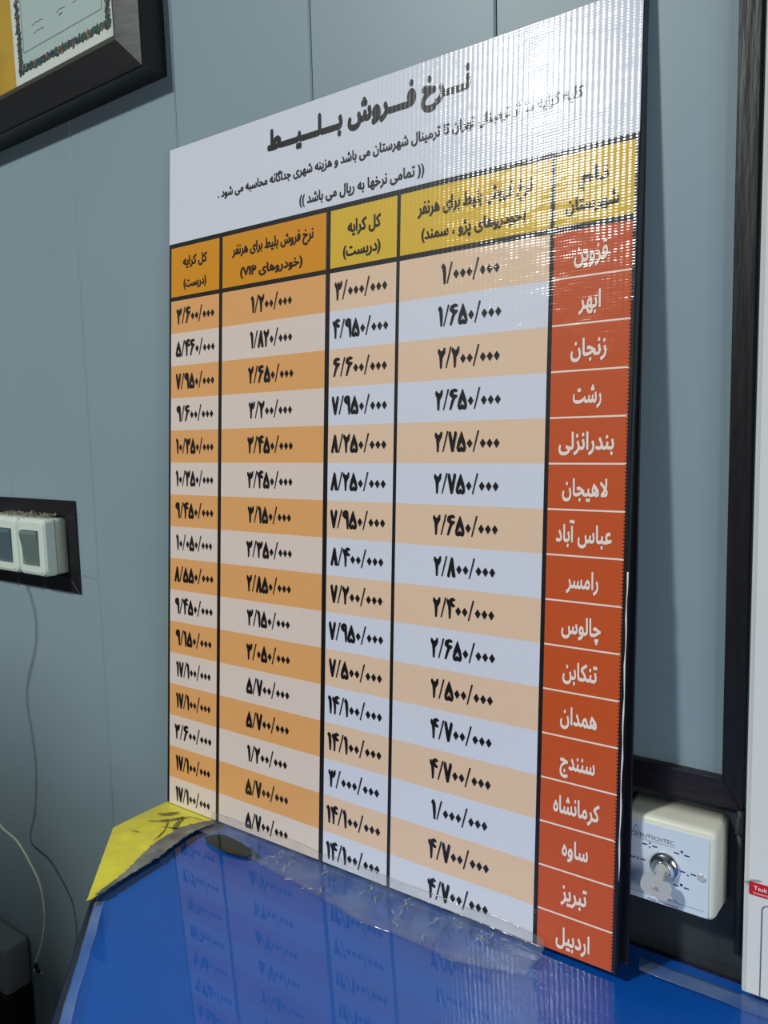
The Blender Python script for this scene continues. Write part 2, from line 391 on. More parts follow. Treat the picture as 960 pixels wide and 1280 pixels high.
# clear wrinkled tape that holds the foot of the board to the glass
def footfn(s, t):
    x = 0.105 + s*0.53
    far = 0.030+0.038*min(1, s*1.6)+0.004*noise.noise(Vector((s*9, 0, 1)))
    if s > 0.86: far -= (s-0.86)*0.16
    if t < 0.25:      # the part that climbs the board
        k = (0.25-t)/0.25; hgt = 0.012+0.010*abs(noise.noise(Vector((s*5, 2, 0))))+0.008*(s > 0.55)*(1-s)
        z = 0.0014+k*hgt; return (x, -0.0022+0.0741*z-0.0004*k, z+0.0018)
    k = (t-0.25)/0.75
    y = -0.003-k*far
    z = 0.0012+0.0030*(1-k)**3+0.0022*abs(noise.noise(Vector((x*45, y*70, 4))))*(1-k*0.6)
    return (x+0.004*noise.noise(Vector((s*20, k*2, 9)))*k, y, z)
ft = empty('foot_tape', (0, 0, 0)); tag(ft, 'clear wrinkled adhesive tape holding the foot of the price board to the glass', 'tape')
sheet('tape_film', footfn, 160, 20, M_tapefoot, ft, 0.0003)
random.seed(9)
bm = bmesh.new()        # bright pinched wrinkles in the tape
for i in range(34):
    x = random.uniform(0.25, 0.62); y = -random.uniform(0.004, 0.055)**1.0; a = random.uniform(0.9, 2.2); l = random.uniform(0.008, 0.022)
    P = [Vector((x+math.cos(a)*l*t+0.002*math.sin(9*t+i), y-math.sin(a)*l*t*0.8, 0.0036+0.0012*math.sin(math.pi*t))) for t in (0, .25, .5, .75, 1)]
    tube(bm, P, [0.0003, 0.0008, 0.0011, 0.0008, 0.0003], 5)
link('tape_wrinkles', bm, thin_clear('wrinkle', 1.5, haze=0.22, rough=0.1, hazecol=(0.7, 0.78, 0.9, 1)), ft, True)['kind'] = 'stuff'

# ------------------------------------------------------------------ price board (leans back on the wall)
W = 0.7139; T = 0.0145
board = empty('price_board', (0, -0.0, 0.0013), (-math.atan(0.0741), -0.0041, 0))
tag(board, 'large laminated ticket price board with coloured rows leaning against the panelled wall', 'board')
bm = bmesh.new(); prism(bm, [(0.0004, 0.0), (T, 0.0014), (T, 1.0), (0.0004, 1.0)], 0, W)
for v in bm.verts: v.co = Vector((v.co.z, v.co.x, v.co.y))
bmesh.ops.recalc_face_normals(bm, faces=bm.faces[:]); link('board_core', bm, M_edge, board, bevel=0.0010)
prismo('backing_panel', [(0.45, 0.006), (0.7214, 0.006), (0.7199, 0.14), (0.7191, 0.24), (0.7183, 0.40), (0.7162, 0.60), (0.7147, 0.75), (0.7128, 0.93), (0.45, 0.93)], T+0.0002, T+0.0045, M_blackp, board, 'y', bevel=0.0006)
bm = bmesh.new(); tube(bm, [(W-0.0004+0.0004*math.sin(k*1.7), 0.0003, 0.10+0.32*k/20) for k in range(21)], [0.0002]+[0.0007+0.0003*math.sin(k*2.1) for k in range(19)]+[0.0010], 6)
link('edge_highlight_strip', bm, M_whiteprint, board, True)  # white strip modelled in place of the highlight along the board's right edge
# printed sheet: one flat mesh of cells
mats = [P_white, P_black, P_orange, P_yellow, P_tan, P_beige, P_peach, P_red, P_cream]
bm = bmesh.new()
def cell(u0, u1, v0, v1, mi, y=0.0):
    f = bm.faces.new([bm.verts.new((u*W, y, 1-v)) for u, v in ((u0, v0), (u0, v1), (u1, v1), (u1, v0))]); f.material_index = mi
H0, H1, H2, H3 = 0.1417, 0.1482, 0.2210, 0.2272; RH = 0.04866
cols = [(0.0075, 0.1545), (0.1640, 0.4340), (0.4445, 0.5900), (0.5970, 0.8685), (0.8755, 0.9935)]
cell(0.001, 0.9985, 0.0008, H0, 0)
cell(0.001, 0.9985, H0, H1, 1); cell(0.001, 0.9985, H2, H3, 1)
bars = [(0.001, 0.0075), (0.1545, 0.1640), (0.4340, 0.4445), (0.5900, 0.5970), (0.8685, 0.8755), (0.9935, 0.9985)]
for a, b in bars: cell(a, b, H1, H2, 1); cell(a, b, H3, 0.9995, 1)
for i, (a, b) in enumerate(cols):
    cell(a, b, H1, H2, 2 if i < 2 else 3)
    for r in range(16):
        v0 = H3+RH*r; v1 = min(0.9995, v0+RH)
        if i == 4:
            cell(a, b, v0+(0.0009 if r else 0), v1-0.0009, 7)
            if r < 15: cell(a, b, v1-0.0009, v1+0.0009, 8)
        else: cell(a, b, v0, v1, ((4, 5) if i < 2 else (6, 0))[r % 2])
bmesh.ops.recalc_face_normals(bm, faces=bm.faces[:])
link('printed_sheet', bm, mats, board)
for f in board.children[-1].data.polygons:
    pass
# sawtooth print fringe beside the place names
bm = bmesh.new(); z = 1-H3
while z > 0.004:
    for u, sg in ((0.9935, -1),):
        x = u*W; bm.faces.new([bm.verts.new(p) for p in ((x+0.0005, -0.0003, z), (x-0.0020, -0.0003, z-0.0010), (x+0.0005, -0.0003, z-0.0019))])
    z -= 0.0038
fr_ = link('print_fringe', bm, P_black, board)

# --- lettering
FORMS = {}
for ch, base, dual in (('ا', 0xFE8D, 0), ('آ', 0xFE81, 0), ('ب', 0xFE8F, 1), ('پ', 0xFB56, 1), ('ت', 0xFE95, 1), ('ج', 0xFE9D, 1), ('چ', 0xFB7A, 1),
                       ('ح', 0xFEA1, 1), ('خ', 0xFEA5, 1), ('د', 0xFEA9, 0), ('ر', 0xFEAD, 0), ('ز', 0xFEAF, 0), ('ژ', 0xFB8A, 0), ('س', 0xFEB1, 1),
                       ('ش', 0xFEB5, 1), ('ط', 0xFEC1, 1), ('ع', 0xFEC9, 1), ('ف', 0xFED1, 1), ('ق', 0xFED5, 1), ('ک', 0xFB8E, 1), ('گ', 0xFB92, 1),
                       ('ل', 0xFEDD, 1), ('م', 0xFEE1, 1), ('ن', 0xFEE5, 1), ('و', 0xFEED, 0), ('ه', 0xFEE9, 1), ('ی', 0xFBFC, 1)):
    FORMS[ch] = (base, dual)
FORMS['ـ'] = (None, 1)
def shape(s):
    """Arabic-script joining: logical text -> presentation forms in visual (left to right) order"""
    out = []; n = len(s); i = 0; prev = False
    while i < n:
        c = s[i]
        if c == 'ل' and i+1 < n and s[i+1] == 'ا':
            out.append(chr(0xFEFC if prev else 0xFEFB)); prev = False; i += 2; continue
        if c in FORMS:
            base, dual = FORMS[c]; nxt = bool(dual) and i+1 < n and s[i+1] in FORMS
            if base is None: out.append(c)
            else: out.append(chr(base + ((3 if nxt else 1) if prev else (2 if nxt else 0))))
            prev = bool(dual)
        else: out.append(c); prev = False
        i += 1
    vis = ''.join(reversed(out)).translate(str.maketrans('()', ')('))
    import re
    return re.sub(r'[A-Za-z0-9]+', lambda m: m.group(0)[::-1], vis)
import numpy as np
from mathutils.geometry import delaunay_2d_cdt
def contours(txt):
    """closed outlines of a string, one polyline per bezier spline"""
    cu = bpy.data.curves.new('text', 'FONT'); cu.body = txt
    o = bpy.data.objects.new('text', cu); C.collection.objects.link(o)
    c2 = o.to_curve(bpy.context.evaluated_depsgraph_get()); out = []
    for sp in c2.splines:
        P = [(p.handle_left.copy(), p.co.copy(), p.handle_right.copy()) for p in sp.bezier_points]; pts = []
        for a, b in zip(P, P[1:]+P[:1]):
            p0, p1, p2, p3 = a[1], a[2], b[0], b[1]
            straight = (p1-p0).length < 1e-5 and (p3-p2).length < 1e-5
            dev = abs((p1-p0).cross(p3-p0).z)+abs((p2-p0).cross(p3-p0).z)
            n = 1 if straight or dev < 2e-4 else 3
            for k in range(n):
                t = k/n; q = p0*(1-t)**3+p1*3*t*(1-t)**2+p2*3*t*t*(1-t)+p3*t**3; pts.append((q.x, q.y))
        if len(pts) > 2: out.append(pts)
    o.to_curve_clear(); bpy.data.objects.remove(o); bpy.data.curves.remove(cu)
    return out
CACHE = {}
def fill(moved, sh):
    V, Ed, segs = [], [], []
    for dx, dz in sh:
        for c in moved:
            n0 = len(V); V += [Vector((x+dx, z+dz)) for x, z in c]
            Ed += [(n0+i, n0+(i+1) % len(c)) for i in range(len(c))]
            segs += [(c[i][0]+dx, c[i][1]+dz, c[(i+1) % len(c)][0]+dx, c[(i+1) % len(c)][1]+dz) for i in range(len(c))]
    ov, oe, of = delaunay_2d_cdt(V, Ed, [], 0, 1e-6)[:3]
    ov = [(v.x, v.y) for v in ov]; S = np.array(segs)
    tri = np.array([f for f in of if len(f) == 3])
    P = np.array(ov)[tri].mean(axis=1)
    px, pz = P[:, 0][:, None], P[:, 1][:, None]
    x0, z0, x1, z1 = S[:, 0], S[:, 1], S[:, 2], S[:, 3]
    side = (x1-x0)*(pz-z0)-(px-x0)*(z1-z0)
    wind = (((z0 <= pz) & (z1 > pz) & (side > 0)).astype(int)-((z0 > pz) & (z1 <= pz) & (side < 0)).astype(int)).sum(axis=1)
    tri = tri[wind != 0]; used = sorted(set(tri.ravel().tolist())); mp_ = {k: i for i, k in enumerate(used)}
    return [ov[k] for k in used], [tuple(mp_[k] for k in t) for t in tri.tolist()]
def glyph(ch, rx, rz, up, down):
    """outline of one letter, thickened and filled by winding number: (contour count, first point, verts, triangles)"""
    key = (ch, rx, rz, up, down)
    if key in CACHE: return CACHE[key]
    cs = contours(ch)
    if not cs: CACHE[key] = (0, None, [], []); return CACHE[key]
    first = cs[0][0]; moved = []
    for c in cs:
        xs = [p[0] for p in c]; zs = [p[1] for p in c]; d = 0
        if max(zs)-min(zs) < 0.24 and max(xs)-min(xs) < 0.34 and rz > 0:
            d = up if min(zs) > 0.18 else (-down if max(zs) < 0.06 and min(zs) < -0.08 else 0)
        moved.append([(x, z+d) for x, z in c])
    sh = [(0, 0)] if rz == 0 else [(rx*math.cos(a), rz*math.sin(a)) for a in [k*math.pi/4 for k in range(8)]]
    gv, gt = fill(moved, sh); CACHE[key] = (len(cs), first, gv, gt)
    return CACHE[key]
def text_mesh(txt, rx=0.0, rz=0.0, up=0.0, down=0.0):
    """list of (x, z, layer) and triangles for a whole string"""
    full = contours(txt); k = 0; V, F = [], []; li = 0
    for ch in txt:
        n, first, gv, gt = glyph(ch, rx, rz, up, down)
        if not n: continue
        dx = full[k][0][0]-first[0]; k += n; n0 = len(V); li += 1
        V += [(x+dx, z, li % 2) for x, z in gv]; F += [tuple(i+n0 for i in t) for t in gt]
    return V, F
def add_text(bm, geo, x0, zb, sx, sz, y):
    V = [bm.verts.new((x0+x*sx, y-0.00012*l, zb+z*sz)) for x, z, l in geo[0]]
    for f in geo[1]: bm.faces.new([V[i] for i in f])
YT = -0.0006
def lettering(name, s, u0, u1, base_v, em, m=P_ink, rx=0.024, rz=0.036, sx=None, center=None):
    geo = text_mesh(shape(s), rx, rz, 0.02+rz*1.3, rz*1.1)
    xs = [v[0] for v in geo[0]]; a, b = min(xs), max(xs)
    if sx is None: sx = (u1-u0)*W/(b-a)
    x0 = (u0*W-a*sx) if center is None else center*W-(a+b)/2*sx
    bm = bmesh.new(); add_text(bm, geo, x0, 1-base_v, sx, em, YT)
    bmesh.ops.recalc_face_normals(bm, faces=bm.faces[:])
    return link(name, bm, m, board)
lettering('title_lettering', 'نـــرخ فـــروش بـــلـــیـــط', 0.286, 0.7275, 0.0455, 0.0325, rx=0.042, rz=0.080)
lettering('subtitle_lettering', 'کلیه کرایه ها از ترمینال تهران تا ترمینال شهرستان می باشد و هزینه شهری جداگانه محاسبه می شود .', 0.1500, 0.9150, 0.0912, 0.0158)
lettering('note_lettering', '(( تمامی نرخها به ریال می باشد ))', 0.3690, 0.6430, 0.1302, 0.0172)
for u0, u1, v, s, em in ((0.632, 0.838, 0.1765, 'نرخ فروش بلیط برای هرنفر', 0.0200), (0.640, 0.828, 0.2065, '(خودروهای پژو ، سمند)', 0.0175),
                     (0.484, 0.556, 0.1795, 'کل کرایه', 0.0205), (0.474, 0.556, 0.2085, '(دربست)', 0.0185),
                     (0.192, 0.404, 0.1765, 'نرخ فروش بلیط برای هرنفر', 0.0180), (0.215, 0.378, 0.2085, '(خودروهای VIP)', 0.0165),
                     (0.045, 0.118, 0.1765, 'کل کرایه', 0.0180), (0.047, 0.116, 0.2085, '(دربست)', 0.0165),
                     (0.912, 0.956, 0.1800, 'نام', 0.0200), (0.892, 0.972, 0.2070, 'شهرستان', 0.0185)):
    lettering('header_lettering', s, u0, u1, v, em, rx=0.030, rz=0.036)
CITY = ['قزوین', 'ابهر', 'زنجان', 'رشت', 'بندرانزلی', 'لاهیجان', 'عباس آباد', 'رامسر', 'چالوس', 'تنکابن', 'همدان', 'سنندج', 'کرمانشاه', 'ساوه', 'تبریز', 'اردبیل']
CW = [41, 27, 44, 35, 68, 56, 69, 40, 49, 43, 46, 44, 58, 33, 33, 43]      # widths in units of 0.0012 board widths
for r, s in enumerate(CITY):
    hw = CW[r]*0.00062; lettering('city_name', s, 0.933-hw, 0.933+hw, H3+RH*r+0.0315+(0.002 if r < 13 else -0.001), 0.0245, P_cream, 0.026, 0.036)

# Persian figures drawn as wedge strokes (1 em = figure height)
def bar(p, q, w0, w1):
    d = Vector((q[0]-p[0], q[1]-p[1])).normalized(); n = Vector((-d.y, d.x))
    return [(p[0]+n.x*w0/2, p[1]+n.y*w0/2), (p[0]-n.x*w0/2, p[1]-n.y*w0/2), (q[0]-n.x*w1/2, q[1]-n.y*w1/2), (q[0]+n.x*w1/2, q[1]+n.y*w1/2)]
def strokes(P):
    out = []
    for a, b in zip(P, P[1:]): out.append(bar(a[:2], b[:2], a[2], b[2]))
    for a in P[1:-1]: out.append([(a[0]+a[2]/2*math.cos(k*math.pi/4), a[1]+a[2]/2*math.sin(k*math.pi/4)) for k in range(8)])
    return out
G = {
 '0': (0.33, [[(0.03, 0.42), (0.165, 0.19), (0.30, 0.42), (0.165, 0.63)]]),
 '1': (0.27, [[(0, .82), (.03, .95), (.10, 1.0), (.19, .86), (.22, .5), (.20, .03), (.14, 0), (.09, .5), (.06, .76)]]),
 '2': (0.40, [[(0, .80), (.01, .93), (.05, .97), (.13, .85), (.24, .85), (.31, 1.0), (.36, 1.0), (.35, .76), (.27, .60), (.22, .52), (.19, .03), (.13, 0), (.11, .35), (.08, .62)]]),
 '3': (0.45, [[(0, .80), (.01, .93), (.05, .97), (.11, .84), (.16, .84), (.20, .95), (.24, .95), (.28, .84), (.33, .86), (.37, 1.0), (.42, 1.0), (.41, .76), (.33, .60), (.22, .55), (.19, .03), (.13, 0), (.11, .35), (.08, .62)]]),
 '4': (0.42, [[(0, .80), (.01, .93), (.05, .97), (.12, .80), (.19, .66), (.21, .5), (.19, .03), (.13, 0), (.11, .35), (.08, .62)]] +
       strokes([(.39, .93, .10), (.30, 1.0, .12), (.20, .92, .15), (.20, .78, .15), (.28, .68, .15), (.39, .66, .12)])),
 '5': (0.47, [[(.225, 1.0), (.06, .52), (.0, .2), (.04, .04), (.13, 0), (.225, .05), (.225, .28), (.17, .18), (.10, .22), (.225, .52)],
              [(.225, 1.0), (.225, .52), (.35, .22), (.28, .18), (.225, .28), (.225, .05), (.32, 0), (.41, .04), (.45, .2), (.39, .52)]]),
 '6': (0.44, strokes([(.38, .92, .10), (.28, .97, .13), (.13, .90, .16), (.10, .76, .17), (.20, .66, .17), (.36, .66, .15)]) +
       [[(.42, .70), (.30, .56), (.22, .40), (.10, .02), (.03, .02), (.12, .42), (.20, .66)]]),
 '7': (0.42, [[(0, .85), (.03, 1.0), (.09, 1.0), (.21, .46), (.31, 1.0), (.38, 1.0), (.40, .88), (.25, .03), (.17, 0), (.10, .3)]]),
 '8': (0.42, [[(0, .08), (.03, 0), (.09, 0), (.19, .46), (.26, .04), (.33, 0), (.40, .06), (.26, .95), (.19, 1.0), (.12, .72)]]),
 '9': (0.40, strokes([(.30, .90, .12), (.19, .95, .14), (.09, .86, .15), (.09, .72, .15), (.18, .62, .14), (.31, .66, .12)]) +
       [[(.22, .96), (.33, .93), (.36, .5), (.35, .02), (.29, 0), (.23, .5)]]),
 '/': (0.31, [[(.0, .02), (.05, 0), (.29, 1.03), (.22, 1.04)]]),
}
DIG = {}
def price(s, uc, wu, base_v, em, mat_=P_ink):
    tot = sum(G[c][0] for c in s)-0.03; sx = wu*W/tot if wu else em*1.0
    bm = bmesh.new(); x = uc*W-tot*sx/2
    for c in s:
        if c not in DIG:
            ccw = lambda p: p if sum(p[i-1][0]*p[i][1]-p[i][0]*p[i-1][1] for i in range(len(p))) > 0 else p[::-1]
            r_ = 0.006 if c == '0' else 0.002 if c == '/' else 0.015
            DIG[c] = fill([ccw(list(p)) for p in G[c][1]], [(0, 0)]+[(r_*math.cos(k*math.pi/3), r_*math.sin(k*math.pi/3)) for k in range(6)])
        V = [bm.verts.new((x+px*sx, YT, 1-base_v+pz*em)) for px, pz in DIG[c][0]]
        for f in DIG[c][1]: bm.faces.new([V[i] for i in f])
        x += G[c][0]*sx
    bmesh.ops.recalc_face_normals(bm, faces=bm.faces[:])
    return link('price_figure', bm, mat_, board)
C4 = ['1/000', '1/650', '2/200', '2/650', '2/750', '2/750', '2/650', '2/800', '2/400', '2/650', '2/500', '4/700', '4/700', '1/000', '4/700', '4/700']
C3 = ['3/000', '4/950', '6/600', '7/950', '8/250', '8/250', '7/950', '8/400', '7/200', '7/950', '7/500', '14/100', '14/100', '3/000', '14/100', '14/100']
C2 = ['1/200', '1/820', '2/650', '3/200', '3/450', '3/450', '3/150', '3/350', '2/850', '3/150', '3/050', '5/700', '5/700', '1/200', '5/700', '5/700']
C1 = ['3/600', '5/460', '7/950', '9/600', '10/350', '10/350', '9/450', '10/050', '8/550', '9/450', '9/150', '17/100', '17/100', '3/600', '17/100', '17/100']
for vals, uc, sxx in ((C4, 0.733, 0.0265), (C3, 0.514, 0.0272), (C2, 0.299, 0.0262), (C1, 0.083, 0.0262)):
    for r, s in enumerate(vals):
        s += '/000'; tot = sum(G[c][0] for c in s)-0.03
        k = sxx if len(s) < 10 or uc > 0.2 else 0.0240
        price(s, uc, tot*k/W, H3+RH*r+0.0355, 0.0235)

# ------------------------------------------------------------------ key switch box
kx0, kx1, kz0, kz1, ky = 0.7125, 0.8052, 0.0832, 0.1768, 0.020
KS = 1.02594; kb = empty('key_switch_box', (0.70573, 0.08667, 0.07046)); kb.scale = (KS, KS, KS); tag(kb, 'square cream key switch box with a key in its lock, under the black trim', 'switch box')
def kloc(o): o.location = Vector((-kx0, -0.0655, -kz0))*U; return o
bm = bmesh.new()
rings = []
for y, ins, r in ((0.0650, -0.0010, 0.006), (0.044, 0.0000, 0.006), (0.027, 0.0004, 0.0065), (0.022, 0.0014, 0.006), (0.0202, 0.0034, 0.005), (0.0196, 0.0050, 0.004)):
    rings.append([bm.verts.new((x, y, z)) for x, z in rrect(kx0+ins, kx1-ins, kz0+ins, kz1-ins+0, r)])
for a, b in zip(rings, rings[1:]):
    for i in range(len(a)): bm.faces.new((a[i], a[(i+1) % len(a)], b[(i+1) % len(a)], b[i]))
bm.faces.new(rings[-1]); bm.faces.new(rings[0][::-1]); bmesh.ops.recalc_face_normals(bm, faces=bm.faces[:])
kloc(link('switch_housing', bm, M_boxwhite, kb, True))
o = prismo('face_plate', rrect(0.7190, 0.7985, 0.0868, 0.1692, 0.002), 0.0184, 0.0200, M_plate, kb, 'y', bevel=0.0003); kloc(o)
def lathe_y(bm, cx, cz, prof, n=36):
    R = [[bm.verts.new((cx+r*math.cos(2*math.pi*k/n), y, cz+r*math.sin(2*math.pi*k/n))) for k in range(n)] for r, y in prof]
    for a, b in zip(R, R[1:]):
        for k in range(n): bm.faces.new((a[k], a[(k+1) % n], b[(k+1) % n], b[k]))
    bm.faces.new(R[-1]); bmesh.ops.recalc_face_normals(bm, faces=bm.faces[:])
lx, lz = 0.7563, 0.1283
bm = bmesh.new(); lathe_y(bm, lx, lz, [(0.0152, 0.0184), (0.0150, 0.0165), (0.0128, 0.0145), (0.0098, 0.0120), (0.0092, 0.0085), (0.0084, 0.0075), (0.0078, 0.0082), (0.0076, 0.0100)])
lk = kloc(link('lock_barrel', bm, M_chrome, kb, True))
bm = bmesh.new(); lathe_y(bm, lx, lz, [(0.0074, 0.0102), (0.0070, 0.0094), (0.0001, 0.0094)])
kloc(link('lock_core', bm, M_steel, kb))
boxo('lock_slot', (lx-0.0008, lx+0.0008, 0.0090, 0.0096, lz-0.0045, lz+0.0045), M_hole, kb); kloc(kb.children[-1])
# key hanging out of the lock, bow turned down to the left
key = empty('key', (0.75065, 0.0240, 0.11673)); key.scale = (KS, KS, KS); tag(key, 'small nickel key standing in the chrome lock of the cream box', 'key')
key.rotation_euler = (math.radians(-8), math.radians(14), 0)
bm = bmesh.new(); prism(bm, [(-0.0036, 0.004), (0.0036, 0.004), (0.0036, -0.007), (-0.0036, -0.007)], -0.0010, 0.0010, 'y'); 
link('key_shank', bm, M_steel, key, bevel=0.0004)
bm = bmesh.new()
bow = [(-0.0142, -0.0095), (-0.0115, -0.0062), (0.0115, -0.0062), (0.0142, -0.0095), (0.0150, -0.0160), (0.0135, -0.0225), (0.0105, -0.0245), (-0.0105, -0.0245), (-0.0135, -0.0225), (-0.0150, -0.0160)]
hole = [(-0.0040, -0.0185), (-0.0036, -0.0165), (-0.0020, -0.0150), (0.0020, -0.0150), (0.0036, -0.0165), (0.0040, -0.0185)]
# bow as ring of quads around the lanyard slot
def ringpts(poly, n, cz):
    out = []
    for k in range(n):
        a = 2*math.pi*k/n; d = Vector((math.cos(a), math.sin(a)*0.9)); best = None
        for p, q in zip(poly, poly[1:]+poly[:1]):
            P = Vector((p[0], p[1]-cz)); Q = Vector((q[0], q[1]-cz)); e = Q-P; den = d.x*e.y-d.y*e.x
            if abs(den) < 1e-12: continue
            t = (P.x*e.y-P.y*e.x)/den; s_ = (P.x*d.y-P.y*d.x)/den
            if t > 0 and -1e-6 <= s_ <= 1+1e-6: best = t if best is None else max(best, t)
        out.append((d.x*best, d.y*best+cz))
    return out
ro, ri = ringpts(bow, 40, -0.0168), ringpts(hole, 40, -0.0168)
lay = [[bm.verts.new((x, y, z)) for x, z in ring] for y in (-0.0013, 0.0013) for ring in (ro, ri)]
for k in range(40):
    j = (k+1) % 40
    for a, b in ((0, 1), (3, 2), (2, 0), (1, 3)): bm.faces.new((lay[a][k], lay[a][j], lay[b][j], lay[b][k]))
bmesh.ops.recalc_face_normals(bm, faces=bm.faces[:])
link('key_bow', bm, M_steel, key)
# second ring of metal: small split ring seen behind the bow
bm = bmesh.new(); lathe_y(bm, 0.7921, 0.1279, [(0.0042, 0.0184), (0.0040, 0.0174), (0.0030, 0.0170), (0.0010, 0.0178)], 20)
kloc(link('cover_screw', bm, M_steel, kb, True))
# printed marks on the plate
def flat_text(bm, s, x0, z0, x1, h, y, bold=0.0):
    geo = text_mesh(s, bold, bold); xs = [v[0] for v in geo[0]]
    sx = (x1-x0)/(max(xs)-min(xs)); add_text(bm, geo, x0-min(xs)*sx, z0, sx, h, y)
bm = bmesh.new(); yp = 0.0181
flat_text(bm, 'EUTSCHTEC', 0.7315, 0.1532, 0.7655, 0.0060, yp)
flat_text(bm, 'D', 0.7268, 0.1532, 0.7298, 0.0075, yp)
for a, b in (((0.7222, 0.1535), (0.7277, 0.1650)), ((0.7277, 0.1650), (0.7333, 0.1535)), ((0.7238, 0.1560), (0.7320, 0.1560)), ((0.7298, 0.1510), (0.7660, 0.1510)), ((0.7222, 0.1535), (0.7300, 0.1510))):
    bm.faces.new([bm.verts.new((x, yp, z)) for x, z in bar(a, b, 0.0004, 0.0004)])
for z in (0.0934,):
    bm.faces.new([bm.verts.new((x, yp, z_)) for x, z_ in bar((0.7200, z), (0.7945, z), 0.0004, 0.0004)])
flat_text(bm, 'Made in Germany', 0.7400, 0.0878, 0.7700, 0.0036, yp)
flat_text(bm, 'www.deutschtec.de', 0.7420, 0.0946, 0.7690, 0.0030, yp)
bmesh.ops.recalc_face_normals(bm, faces=bm.faces[:]); kloc(link('plate_lettering', bm, M_inkgrey, kb))['kind'] = 'stuff'
bm = bmesh.new()
def dash(x, z, w=0.0050, h=0.0014): bm.faces.new([bm.verts.new(p) for p in ((x-w/2, yp, z-h/2), (x+w/2, yp, z-h/2), (x+w/2, yp, z+h/2), (x-w/2, yp, z+h/2))])
for x, z in ((0.7412, 0.1462), (0.7728, 0.1460), (0.7790, 0.1283), (0.7728, 0.1120), (0.7295, 0.1290)):
    dash(x-0.0050, z); dash(x+0.0050, z)
dash(0.7412, 0.1486, 0.0012, 0.0024); dash(0.7412, 0.1440, 0.0012, 0.0020)
for a in range(3): 
    bm.faces.new([bm.verts.new((x, yp-0.00001*a, z)) for x, z in bar((0.7728+0.0016*math.cos(a*1.047), 0.1488+0.0016*math.sin(a*1.047)), (0.7728-0.0016*math.cos(a*1.047), 0.1488-0.0016*math.sin(a*1.047)), 0.0006, 0.0006)])
dash(0.7790, 0.1262, 0.0012, 0.0020); dash(0.7728, 0.1140, 0.0026, 0.0026); dash(0.7295, 0.1290, 0.0014, 0.0030)
bmesh.ops.recalc_face_normals(bm, faces=bm.faces[:]); kloc(link('position_marks', bm, M_inkblue, kb))

# ------------------------------------------------------------------ white cabinet at the right edge
cx0, cy = 0.8238, 0.052
cab = empty('white_cabinet', (cx0, cy, 0)); tag(cab, 'tall white enamelled cabinet on the counter at the right edge', 'cabinet')
boxo('cabinet_body', (0, 0.62, 0, 0.030, 0.0004, 1.7), M_cabinet, cab, bevel=0.0025)
boxo('cabinet_door', (0.0045, 0.6155, -0.003, 0.0, 0.0036, 1.697), M_cabinet, cab, bevel=0.0012)
st = prismo('red_label', [(0.0055, 0.1100), (0.0055, 0.1200), (0.0070, 0.1218), (0.060, 0.1218), (0.060, 0.1085), (0.0070, 0.1085)], -0.0036, -0.003, M_red, cab, 'y')
bm = bmesh.new(); flat_text(bm, 'Task Industrial', 0.0098, 0.1148, 0.0480, 0.0058, -0.0038, 0.01); flat_text(bm, 'Industrial power cabinet', 0.0098, 0.1105, 0.0480, 0.0032, -0.0038)
bmesh.ops.recalc_face_normals(bm, faces=bm.faces[:]); link('label_lettering', bm, M_whiteprint, cab)
bm = bmesh.new(); rr = rrect(0.0178, 0.30, -0.02, 0.1010, 0.006, 6)
rr = [p for p in rr if p[1] > 0.004]; 
pts3 = [(0.0178, 0.004)] + [(x, z) for x, z in rr if x < 0.1][::1][::-1]
pts3 = [(0.0178, 0.0045)] + sorted([p for p in rr if p[0] < 0.1 and p[1] > 0.05], key=lambda p: p[0]+p[1]) + [(0.29, 0.1010)]
ro2 = pts3
for a, b in zip(ro2, ro2[1:]):
    if math.dist(a, b) > 1e-6: bm.faces.new([bm.verts.new((x, -0.0033, z)) for x, z in bar(a, b, 0.0011, 0.0011)])
bmesh.ops.recalc_face_normals(bm, faces=bm.faces[:]); link('printed_outline', bm, M_inkgrey, cab)
# faint lifted lip above the label
bm = bmesh.new(); tube(bm, spline([(0.0010, -0.0035, 0.1195), (0.0045, -0.0042, 0.1215), (0.0090, -0.0042, 0.1240), (0.016, -0.0034, 0.1250)], 5), 0.0007, 6)
link('door_chip', bm, mat('chip', lin(150, 150, 140), 0.5), cab, True)

# ------------------------------------------------------------------ switch group at left
sg = empty('switch_surround', (-0.333, WY, 0.281)); tag(sg, 'black mitred wooden surround framing the row of wall switches', 'frame')
px0, px1, pz0, pz1, bw, bh, py = -0.70, -0.3315, 0.2815, 0.4545, 0.030, 0.030, 0.0845
def sgo(o): o.location = Vector((0.333, -WY, -0.281))*U; return o
for name, pts, m_ in (('surround_rail', [(px0, pz1), (px1, pz1), (px1-bw, pz1-bh), (px0+bw, pz1-bh)], M_blackh),
                  ('surround_rail', [(px0, pz0), (px0+bw, pz0+bh), (px1-bw, pz0+bh), (px1, pz0)], M_blackh),
                  ('surround_rail', [(px1, pz0), (px1-bw, pz0+bh), (px1-bw, pz1-bh), (px1, pz1)], M_black),
                  ('surround_rail', [(px0, pz0), (px0, pz1), (px0+bw, pz1-bh), (px0+bw, pz0+bh)], M_black)):
    sgo(prismo(name, pts, py, WY, m_, sg, 'y', bevel=0.0008))
sgo(boxo('surround_back', (px0+bw, px1-bw, WY-0.003, WY, pz0+bh, pz1-bh), M_hole, sg))
